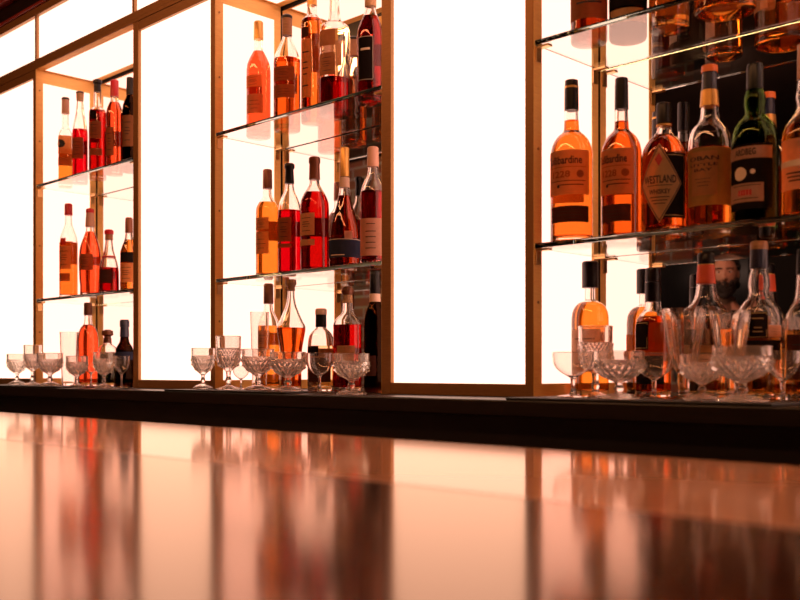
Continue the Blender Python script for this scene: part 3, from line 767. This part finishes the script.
# --- left niche, ledge
bottle('cognac_bottle', 88, .07, Z_LEDGE, [(305, 3.4), (317, 3.8), (324, 4.6), (328, 7.6), (334, 9.8), (344, 10.6), (384, 10)],
       [('capsule', 'cap_brown', [(303, 3.6), (304, 4.2), (315.5, 4.4)])], 325, 'coral', [],
       'orange red round bottle with brown capsule on the left ledge', group='bottles standing on the left ledge')
bottle('decanter', 107.5, .075, Z_LEDGE, [(338, 4), (344, 4.4), (346, 7), (349, 9.8), (354, 10.4), (384, 10.4)],
       [('stopper', 'cap_brown', [(330, 3.2), (331, 5.6), (335, 6), (336.5, 3.4), (343, 3.8)])], 353, 'green',
       [], 'squat decanter with a flat knob stopper on the left ledge', cat='decanter')
bottle('liqueur_bottle', 124.5, .06, Z_LEDGE, [(325, 3.6), (337, 4.2), (342, 5), (347, 7.8), (351, 9), (357, 9.4), (384, 9.4)],
       [('cap', 'cap_navy', [(320, 4.2), (321, 4.8), (327, 5)]), ('capsule', 'cap_navy', [(327.3, 4.3), (337, 4.8)])], 350, 'navy', [(352, 360, -.95, .9, 'navy', [])],
       'dark liqueur bottle with a navy cap beside the post of the left ledge', gmat=G_DARK, group='bottles standing on the left ledge')

# ------------------------------------------------------------------ cut and plain glasses
def glass_thing(name, label, cat, H, Rr, kind):
    """built at the origin with real size; parts bowl, stem, foot"""
    t = thing(name, label, cat)
    if kind == 'cut_coupe':
        zb = .34*H
        out = [(zb, .007), (zb+.003, .012), (zb+.008, .0205), (zb+.014, .0288), (zb+.021, .0350), (zb+.028, .0380), (zb+.0345, .0392), (zb+.0420, .0398), (zb+.0428, .0404), (H-.004, .0404), (H-.0006, .0408), (H, .0400)]
        k = Rr/.0408
        op = dense([(z, r*k) for z, r in out], .0011)
        def fn(a, z, r):
            q = z-zb
            if .0345 < q <= .0422: return r+.0026*abs(math.sin(a*16+q*420))-.0004
            if .004 < q <= .0335:
                e = min(1, (q-.004)/.006)*(r/.039)
                return r+.0044*e*(1-abs(math.sin(a*10+q*140)))+.0044*e*(1-abs(math.sin(a*10-q*140)))-.0022*e
            return r
        rings = [circ(r, z, 264, fn=fn) for z, r in op]
        inn = [(z, max(r-.0034, .002)) for z, r in op if z > zb+.007]
        rings += [circ(r, z, 264) for z, r in reversed(inn)]
        bm = bmesh.new(); ring_surface(bm, rings); obj('bowl', bm, M['crystal'], t, True, sharp=32)
        st = pchip([(.010, .0085), (.014, .0068), (.020, .0088), (.026, .0062), (zb+.0005, .0072)], 4)
        obj('stem', lathe(st, 8), M['crystal'], t, True, sharp=40)
        ft = [(.0002, .031), (.0012, .0330), (.0034, .0325), (.0075, .024), (.0105, .012), (.0118, .0085)]
        obj('foot', lathe([(z, r*k) for z, r in ft], 96, fn=lambda a, z, r: r*(1+.07*abs(math.sin(a*10)))), M['crystal'], t, True, sharp=40)
    elif kind == 'goblet':
        zb = .34*H
        out = [(zb, .006), (zb+.005, .012), (zb+.013, .0215), (zb+.024, .0268), (zb+.040, .0292), (zb+.056, .0303), (zb+.058, .0312), (H-.014, .0312), (H-.0006, .0318), (H, .0310)]
        k = Rr/.0318
        op = dense([(z, r*k) for z, r in out], .0012)
        def fn(a, z, r):
            q = z-zb
            if .040 < q < .056: return r+.0020*abs(math.sin(a*14+q*300))+.0016*abs(math.sin(a*14-q*300))
            if .008 < q <= .039:
                e = min(1, (q-.008)/.006)
                return r+e*.0038*((1-abs(math.sin(a*8+q*110)))+(1-abs(math.sin(a*8-q*110))))-.0018*e
            return r
        rings = [circ(r, z, 216, fn=fn) for z, r in op]
        inn = [(z, max(r-.0030, .002)) for z, r in op if z > zb+.008]
        rings += [circ(r, z, 216) for z, r in reversed(inn)]
        bm = bmesh.new(); ring_surface(bm, rings); obj('bowl', bm, M['crystal'], t, True, sharp=32)
        st = pchip([(.010, .0080), (.016, .0062), (.024, .0085), (.032, .0060), (zb+.0005, .0072)], 4)
        obj('stem', lathe(st, 8), M['crystal'], t, True, sharp=40)
        ft = [(.0002, .027), (.0012, .0300), (.003, .0296), (.006, .021), (.0095, .010), (.0108, .0080)]
        obj('foot', lathe([(z, r*k) for z, r in ft], 96, fn=lambda a, z, r: r*(1+.07*abs(math.sin(a*10)))), M['crystal'], t, True, sharp=40)
    elif kind == 'plain_coupe':
        zb = .42*H
        out = [(zb, .0045), (zb+.003, .009), (zb+.008, .018), (zb+.014, .0262), (zb+.021, .032), (zb+.029, .0350), (zb+.037, .0360), (H-.0004, .0362), (H, .0357)]
        k = Rr/.0362
        op = pchip([(z, r*k) for z, r in out], 4)
        rings = [circ(r, z, 56) for z, r in op]+[circ(max(r-.0015, .0015), z, 56) for z, r in reversed(op) if z > zb+.003]
        bm = bmesh.new(); ring_surface(bm, rings); obj('bowl', bm, M['clear'], t, True, sharp=45)
        obj('stem', lathe(pchip([(.004, .0075), (.010, .0045), (.020, .0036), (zb+.0005, .0050)], 4), 20), M['clear'], t, True)
        ft = [(.0002, .029), (.0010, .0310), (.0022, .0305), (.0035, .018), (.0048, .0078)]
        obj('foot', lathe([(z, r*k) for z, r in ft], 56), M['clear'], t, True, sharp=40)
    elif kind == 'tumbler':
        op = [(.0002, Rr*.66), (.0012, Rr*.73), (.004, Rr*.75), (H*.45, Rr*.86), (H-.0006, Rr), (H, Rr*.985)]
        rings = [circ(r, z, 56) for z, r in op]+[circ(r-.0019, z, 56) for z, r in reversed(op) if z > .003]
        rings[-1] = circ(Rr*.66, .010, 56)
        bm = bmesh.new(); ring_surface(bm, rings); obj('glass_wall', bm, M['clear'], t, True, sharp=45)
    elif kind == 'fluted':
        zb = .30*H
        out = [(zb, .010), (zb+.006, .016), (zb+.020, .0225), (zb+.045, .0290), (zb+.075, .0345), (H-.0006, .0385), (H, .0380)]
        k = Rr/.0385
        op = pchip([(z, r*k) for z, r in out], 5)
        fn = lambda a, z, r: r*(1-.055*(1-abs(math.sin(a*5)))*min(1, (H-z)/.02+.25))
        rings = [circ(r, z, 120, fn=fn) for z, r in op]+[circ(r-.0042, z, 120) for z, r in reversed(op) if z > zb+.008]
        bm = bmesh.new(); ring_surface(bm, rings); obj('bowl', bm, M['clear'], t, True, sharp=45)
        obj('stem', lathe(pchip([(.008, .0120), (.016, .0095), (zb+.0005, .0112)], 4), 10), M['clear'], t, True, sharp=40)
        ft = [(.0002, .030), (.0014, .0335), (.0035, .033), (.0065, .019), (.009, .012)]
        obj('foot', lathe([(z, r*k) for z, r in ft], 60), M['clear'], t, True, sharp=40)
    return t
PROTO = {}
SIZE = {'cut_coupe': (.089, .0408), 'goblet': (.130, .0318), 'plain_coupe': (.079, .0362), 'tumbler': (.150, .0235), 'fluted': (.150, .0385)}
NAMES = {'cut_coupe': ('coupe_glass', 'coupe glass'), 'goblet': ('goblet', 'goblet'), 'plain_coupe': ('coupe_glass', 'coupe glass'), 'tumbler': ('highball_glass', 'tumbler'), 'fluted': ('sundae_glass', 'glass')}
GL = [
    # kind, u, Y, rim v, half width, label, bay group
    ('cut_coupe', 17, -.050, 354, 10.5, 'leftmost cut glass coupe, in front of the lit column at the photo edge', 'l'),
    ('goblet', 32.5, -.060, 345, 9.2, 'cut glass goblet second from the left edge', 'l'),
    ('cut_coupe', 50, -.095, 353, 13.2, 'wide cut glass coupe in front of the left niche post', 'l'),
    ('tumbler', 69, .010, 332, 9.6, 'tall plain tumbler left of the orange red round bottle', 'l'),
    ('cut_coupe', 77, -.085, 356, 11.2, 'cut glass coupe in front of the tall tumbler of the left niche', 'l'),
    ('plain_coupe', 91, -.015, 356, 9, 'plain coupe in front of the orange red round bottle', 'l'),
    ('cut_coupe', 104, -.085, 352, 11, 'cut glass coupe in front of the squat decanter of the left ledge', 'l'),
    ('plain_coupe', 121.5, -.021, 356, 8.5, 'narrow plain coupe in front of the navy capped bottle', 'l'),
    ('cut_coupe', 203, -.075, 348, 11.8, 'cut glass coupe standing before the lit panel left of the middle niche', 'm'),
    ('goblet', 228.5, -.085, 336, 12.8, 'tall cut glass goblet at the left post of the middle niche', 'm'),
    ('plain_coupe', 241, -.040, 366, 8.5, 'smallest coupe, low behind the tall goblet of the middle niche', 'm'),
    ('tumbler', 259.5, .012, 312, 9.6, 'tall clear tumbler before the amber bottle of the middle ledge', 'm'),
    ('cut_coupe', 258, -.050, 349, 16.2, 'cut glass coupe below the tall tumbler of the middle niche', 'm'),
    ('cut_coupe', 288, -.095, 352, 18.2, 'cut glass coupe below the conical decanter', 'm'),
    ('plain_coupe', 319.5, -.060, 353, 14.5, 'plain coupe in front of the squat black banded bottle', 'm'),
    ('cut_coupe', 351.5, -.090, 353.5, 18.2, 'cut glass coupe below the red decanter near the middle niche right post', 'm'),
    ('plain_coupe', 573, -.060, 352, 20.8, 'plain smooth coupe at the left end of the right niche', 'r'),
    ('goblet', 595.5, .028, 326, 17.4, 'cut glass goblet before the black stoppered amber bottle of the right niche', 'r'),
    ('cut_coupe', 619, -.104, 351, 25.4, 'cut glass coupe second from left in the right niche front row', 'r'),
    ('plain_coupe', 654, .028, 353, 20.5, 'plain coupe before the red amber bottle of the right ledge', 'r'),
    ('fluted', 684, -.010, 309, 22.6, 'tall fluted clear glass left of the red necked bourbon bottle base', 'r'),
    ('cut_coupe', 702, -.070, 354, 22.5, 'cut glass coupe left of the largest coupe', 'r'),
    ('fluted', 730, .025, 311, 21, 'tall ribbed glass behind the largest coupe', 'r'),
    ('cut_coupe', 742, -.100, 346, 31, 'largest cut glass coupe at the right front of the ledge', 'r'),
    ('plain_coupe', 783, -.020, 351, 18, 'plain coupe at the right photo edge behind the largest coupe', 'r'),
]
grp = {'l': 'bar glasses of the left niche', 'm': 'bar glasses of the middle niche', 'r': 'bar glasses of the right niche'}
for kind, u, Y, vr, hw, lb, g in GL:
    X = X_at(u, Y); sv, sh = vpx(u, Y), hpx(u, Y)
    H0, R0 = SIZE[kind]
    onmat = any(a+.002 < X < b-.002 for a, b in MATS) and Y < -.02
    zs = (Z_MAT if onmat else Z_LEDGE)+.0003
    ht = CAMZ+(HOR-vr)/sv-zs; rr = hw/sh
    nm, cat = NAMES[kind]
    if kind not in PROTO:
        PROTO[kind] = glass_thing(nm, lb, cat, H0, R0, kind)
        o = PROTO[kind]; o.location = (X, Y, zs); o['group'] = grp[g]; o.scale = (rr/R0, rr/R0, ht/H0); o.rotation_euler = (0, 0, random.random()*6)
    else:
        dup(PROTO[kind], (X, Y, zs), random.random()*6, (rr/R0, rr/R0, ht/H0), lb, grp[g])
    report.append((lb, round(X, 3), round(Y, 3), round(rr, 4), round(ht, 3), zs))

# ------------------------------------------------------------------ across the room (seen in the mirrors)
tv = thing('wall_screen', 'black flat screen on the brick wall, seen in the right niche mirror', 'screen', (-3.30, RY0+.005, 1.52))
box('panel', -.33, .33, .003, .04, 0, .42, M['screen'], tv, .004)
box('stand', -.15, .15, 0, .0028, .1, .3, M['black'], tv)

# ------------------------------------------------------------------ person reflected in the mirror
def skin_body(verts, edges, radii, sub=1):
    me = bpy.data.meshes.new('skeleton'); me.from_pydata([tuple(v) for v in verts], edges, [])
    o = bpy.data.objects.new('skeleton', me); C.objects.link(o)
    md = o.modifiers.new('Skin', 'SKIN'); md.use_smooth_shade = True
    for i, r in enumerate(radii):
        me.skin_vertices[0].data[i].radius = (r, r) if not isinstance(r, tuple) else r
        me.skin_vertices[0].data[i].use_root = (i == 0)
    if sub:
        ms = o.modifiers.new('Sub', 'SUBSURF'); ms.levels = sub; ms.render_levels = sub
    bpy.context.view_layer.update()
    res = bpy.data.meshes.new_from_object(o.evaluated_get(bpy.context.evaluated_depsgraph_get()))
    bpy.data.objects.remove(o)
    return res
def ellipsoid(bm, c, r, seg=28, rg=18, fn=None):
    res = bmesh.ops.create_uvsphere(bm, u_segments=seg, v_segments=rg, radius=1)
    for v in res['verts']:
        p = v.co.copy()
        if fn: p = fn(p)
        v.co = Vector((c[0]+p.x*r[0], c[1]+p.y*r[1], c[2]+p.z*r[2]))
def build_person(loc, rz, label):
    t = thing('person', label, 'person', loc, rz)
    # faces local +Y, eye height about 1.68
    V = [(0, 0, .96), (0, .01, 1.12), (0, .012, 1.28), (0, -.005, 1.43), (0, -.01, 1.50), (0, .0, 1.575)]
    Rr = [(.15, .105), (.145, .10), (.165, .115), (.13, .085), (.062, .062), (.058, .060)]
    E = [(0, 1), (1, 2), (2, 3), (3, 4), (4, 5)]
    for s in (-1, 1):
        b = len(V)
        V += [(s*.17, -.012, 1.43), (s*.225, -.015, 1.30), (s*.25, .01, 1.12), (s*.235, .16, 1.02), (s*.20, .235, 1.00), (s*.185, .29, .985)]
        Rr += [.062, .052, .043, .036, (.034, .022), (.036, .018)]
        E += [(3, b), (b, b+1), (b+1, b+2), (b+2, b+3), (b+3, b+4), (b+4, b+5)]
        h = b+5
        for k, (dx, ln) in enumerate(((-.026, .072), (-.009, .082), (.009, .078), (.025, .062))):
            q = len(V)
            V += [(s*.185+dx, .315, .985), (s*.185+dx*1.1, .315+ln*.5, .975), (s*.185+dx*1.1, .315+ln*.85, .95)]
            Rr += [.010, .009, .008]
            E += [(h, q), (q, q+1), (q+1, q+2)]
        q = len(V)
        V += [(s*.185-s*.040, .265, .985), (s*.185-s*.062, .30, .975), (s*.185-s*.066, .328, .965)]
        Rr += [.012, .010, .009]; E += [(b+4, q), (q, q+1), (q+1, q+2)]
        b = len(V)
        V += [(s*.095, 0, .88), (s*.105, .01, .50), (s*.11, -.015, .11), (s*.115, .03, .05), (s*.12, .14, .035)]
        Rr += [.092, .06, .044, (.045, .045), (.042, .026)]
        E += [(0, b), (b, b+1), (b+1, b+2), (b+2, b+3), (b+3, b+4)]
    me = skin_body(V, E, Rr, 1)
    bm = bmesh.new(); bm.from_mesh(me)
    hc = (0, .025, 1.675)
    def headfn(p):
        # narrower jaw, flat sides, brow and chin
        q = p.copy()
        if q.z < 0: k = 1+q.z*.26; q.x *= k; q.y = q.y*(1+.10*q.z) + .05*(-q.z)
        if q.y > .55 and .0 < q.z < .28: q.y -= .10*(1-abs(q.z-.13)/.15)*max(0, 1-abs(abs(q.x)-.38)/.25)   # eye sockets
        if q.y > .6 and -.95 < q.z < -.72: q.y += .10
        return q
    ellipsoid(bm, hc, (.077, .098, .122), 40, 30, headfn)
    # nose, lips, ears
    ellipsoid(bm, (0, .121, 1.650), (.015, .022, .016)); ellipsoid(bm, (0, .114, 1.668), (.010, .016, .030))
    for s in (-1, 1):
        ellipsoid(bm, (s*.012, .115, 1.645), (.009, .012, .008)); ellipsoid(bm, (s*.078, .012, 1.672), (.010, .020, .032))
        ellipsoid(bm, (s*.032, .100, 1.706), (.024, .012, .006))
    ellipsoid(bm, (0, .110, 1.617), (.024, .012, .005)); ellipsoid(bm, (0, .108, 1.609), (.021, .012, .006))
    body = obj('body', bm, M['skin'], t, True)
    rm = body.modifiers.new('Remesh', 'REMESH'); rm.mode = 'VOXEL'; rm.voxel_size = .0055; rm.use_smooth_shade = True
    # eyes
    for s in (-1, 1):
        bm = bmesh.new(); ellipsoid(bm, (s*.031, .1045, 1.690), (.0135, .0085, .0075)); e = obj('eye', bm, M['eye'], t, True)
        bm = bmesh.new(); ellipsoid(bm, (s*.031, .1115, 1.690), (.0055, .003, .0058)); obj('iris', bm, M['iris'], e, True)
        bm = bmesh.new()
        for k in range(7): ellipsoid(bm, (s*(.014+.006*k), .117-.0014*k, 1.709+.003*math.sin(k/6*PI)), (.006, .005, .004), 8, 6)
        obj('eyebrow', bm, M['hair'], t, True)
    # beard and moustache: clumps following the jaw
    bm = bmesh.new()
    for i in range(150):
        a = (random.random()*2-1)*1.35; v = random.random()
        z = 1.628-.085*v*(1-.45*abs(a)/1.35)+.035*(abs(a)/1.35)**2
        rr = .079-.012*v
        ellipsoid(bm, (rr*math.sin(a)*.96, .028+(rr+.008)*math.cos(a)*1.0, z-.006), (.013, .011, .016), 8, 6)
    for i in range(26):
        k = (i/25*2-1)
        ellipsoid(bm, (k*.036, .119-abs(k)*.018, 1.6275-.012*abs(k)), (.007, .007, .006), 8, 6)
    obj('beard', bm, M['hair'], t, True)
    bm = bmesh.new()
    for i in range(230):
        a = random.random()*2*PI; v = random.random()
        el = .28+v*1.25
        if math.sin(a) > .2 and el < .80: el = .80+random.random()*.7
        x, y, z = math.cos(a)*math.cos(el), math.sin(a)*math.cos(el), math.sin(el)
        ellipsoid(bm, (x*.082, .020+y*.102, 1.678+z*.128), (.020, .020, .014), 8, 6)
    for i in range(90):
        a = PI+random.random()*PI; z = 1.60+random.random()*.12
        ellipsoid(bm, (math.cos(a)*.078, .015+math.sin(a)*.092, z), (.014, .016, .02), 8, 6)
    obj('hair', bm, M['hair'], t, True)
    # clothes
    V2 = [(0, 0, .94), (0, .01, 1.12), (0, .012, 1.28), (0, -.005, 1.43), (0, -.008, 1.49)]
    R2 = [(.165, .120), (.160, .115), (.180, .130), (.140, .097), (.078, .072)]
    E2 = [(0, 1), (1, 2), (2, 3), (3, 4)]
    for s in (-1, 1):
        b = len(V2); V2 += [(s*.17, -.012, 1.43), (s*.225, -.015, 1.30), (s*.25, .01, 1.12), (s*.236, .15, 1.025)]
        R2 += [.076, .066, .056, .047]; E2 += [(3, b), (b, b+1), (b+1, b+2), (b+2, b+3)]
    j = link('jacket', skin_body(V2, E2, R2, 2), M['jacket'], t); j.data.materials.clear(); j.data.materials.append(M['jacket'])
    bm = bmesh.new()
    ring_surface(bm, [[Vector((math.cos(k/24*2*PI)*rx, oy+math.sin(k/24*2*PI)*ry, z)) for k in range(24)] for z, rx, ry, oy in
                      ((1.13, .075, .05, .088), (1.28, .082, .05, .102), (1.38, .075, .045, .078), (1.46, .058, .050, .032), (1.515, .062, .066, .0), (1.545, .066, .068, .002))])
    obj('shirt', bm, M['shirt'], t, True)
    V3 = [(0, 0, .98)]; R3 = [(.162, .118)]; E3 = []
    for s in (-1, 1):
        b = len(V3); V3 += [(s*.095, 0, .86), (s*.105, .012, .50), (s*.11, -.012, .09)]; R3 += [.108, .078, .066]
        E3 += [(0, b), (b, b+1), (b+1, b+2)]
    tr = link('trousers', skin_body(V3, E3, R3, 2), M['trousers'], t); tr.data.materials.clear(); tr.data.materials.append(M['trousers'])
    for s in (-1, 1):
        bm = bmesh.new()
        ellipsoid(bm, (s*.117, .075, .045), (.052, .14, .044), 20, 14, lambda p: Vector((p.x, p.y, max(p.z, -.98))))
        obj('shoe', bm, M['shoe'], t, True)
    return t
PX, PY = -2.79, -3.70
build_person((PX, PY, .0), math.atan2(-.9-PX, .22-PY)*-1+0, 'bearded man in a dark jacket over a brown shirt, seen in the mirror')

# ------------------------------------------------------------------ light
w = bpy.data.worlds.new('room_ambient'); bpy.context.scene.world = w; w.use_nodes = True
w.node_tree.nodes['Background'].inputs[0].default_value = (1, .55, .32, 1); w.node_tree.nodes['Background'].inputs[1].default_value = .02
def fill_light(name, loc, energy, size, col=(1, .62, .38), rot=(0, 0, 0)):  # area lights added as fill, without fixtures
    l = bpy.data.lights.new(name, 'AREA'); l.energy = energy; l.size = size; l.color = col
    o = bpy.data.objects.new(name, l); C.objects.link(o); o.location = loc; o.rotation_euler = rot
    return o
fill_light('added_room_fill', (-2.35, -2.45, ROOMZ-.02), 14, .16, col=(1, .40, .24), rot=(-.85, 0, .3))  # added to brighten the man's face
fill_light('added_room_fill', (-4.4, -2.1, ROOMZ-.02), 30, .3, rot=(-.5, 0, 0))  # added to brighten the brick pier
l = fill_light('added_bar_fill', (-1.5, -1.25, ROOMZ-.03), 25, .2, col=(1, .42, .17), rot=(.62, 0, 0)); l.data.shape = 'RECTANGLE'; l.data.size = 4.2; l.data.size_y = .12  # added front fill for the labels, glasses and bar top
# ------------------------------------------------------------------ camera
cam = bpy.data.cameras.new('camera'); co = bpy.data.objects.new('camera', cam); C.objects.link(co)
cam.sensor_width = 36; cam.lens = 36*F/800
co.location = (0, CAMY, CAMZ); co.rotation_euler = (PI/2, 0, math.atan2(SN, CS))
cam.shift_y = (HOR-300)/800
cam.clip_start = .02
cam.dof.use_dof = True; cam.dof.focus_distance = 2.35; cam.dof.aperture_fstop = 4.8
sc = bpy.context.scene; sc.camera = co
sc.view_settings.view_transform = 'Standard'; sc.view_settings.look = 'None'; sc.view_settings.gamma = 1; sc.view_settings.exposure = 0
sc.view_settings.use_curve_mapping = False
cy = sc.cycles
cy.max_bounces = 26; cy.transmission_bounces = 24; cy.glossy_bounces = 12; cy.diffuse_bounces = 3; cy.transparent_max_bounces = 12
cy.caustics_reflective = True; cy.caustics_refractive = True; cy.blur_glossy = 0; cy.sample_clamp_indirect = 6
cy.use_denoising = True
import os
if os.environ.get('SCENE_REPORT'):
    for r in report: print('RPT', r)
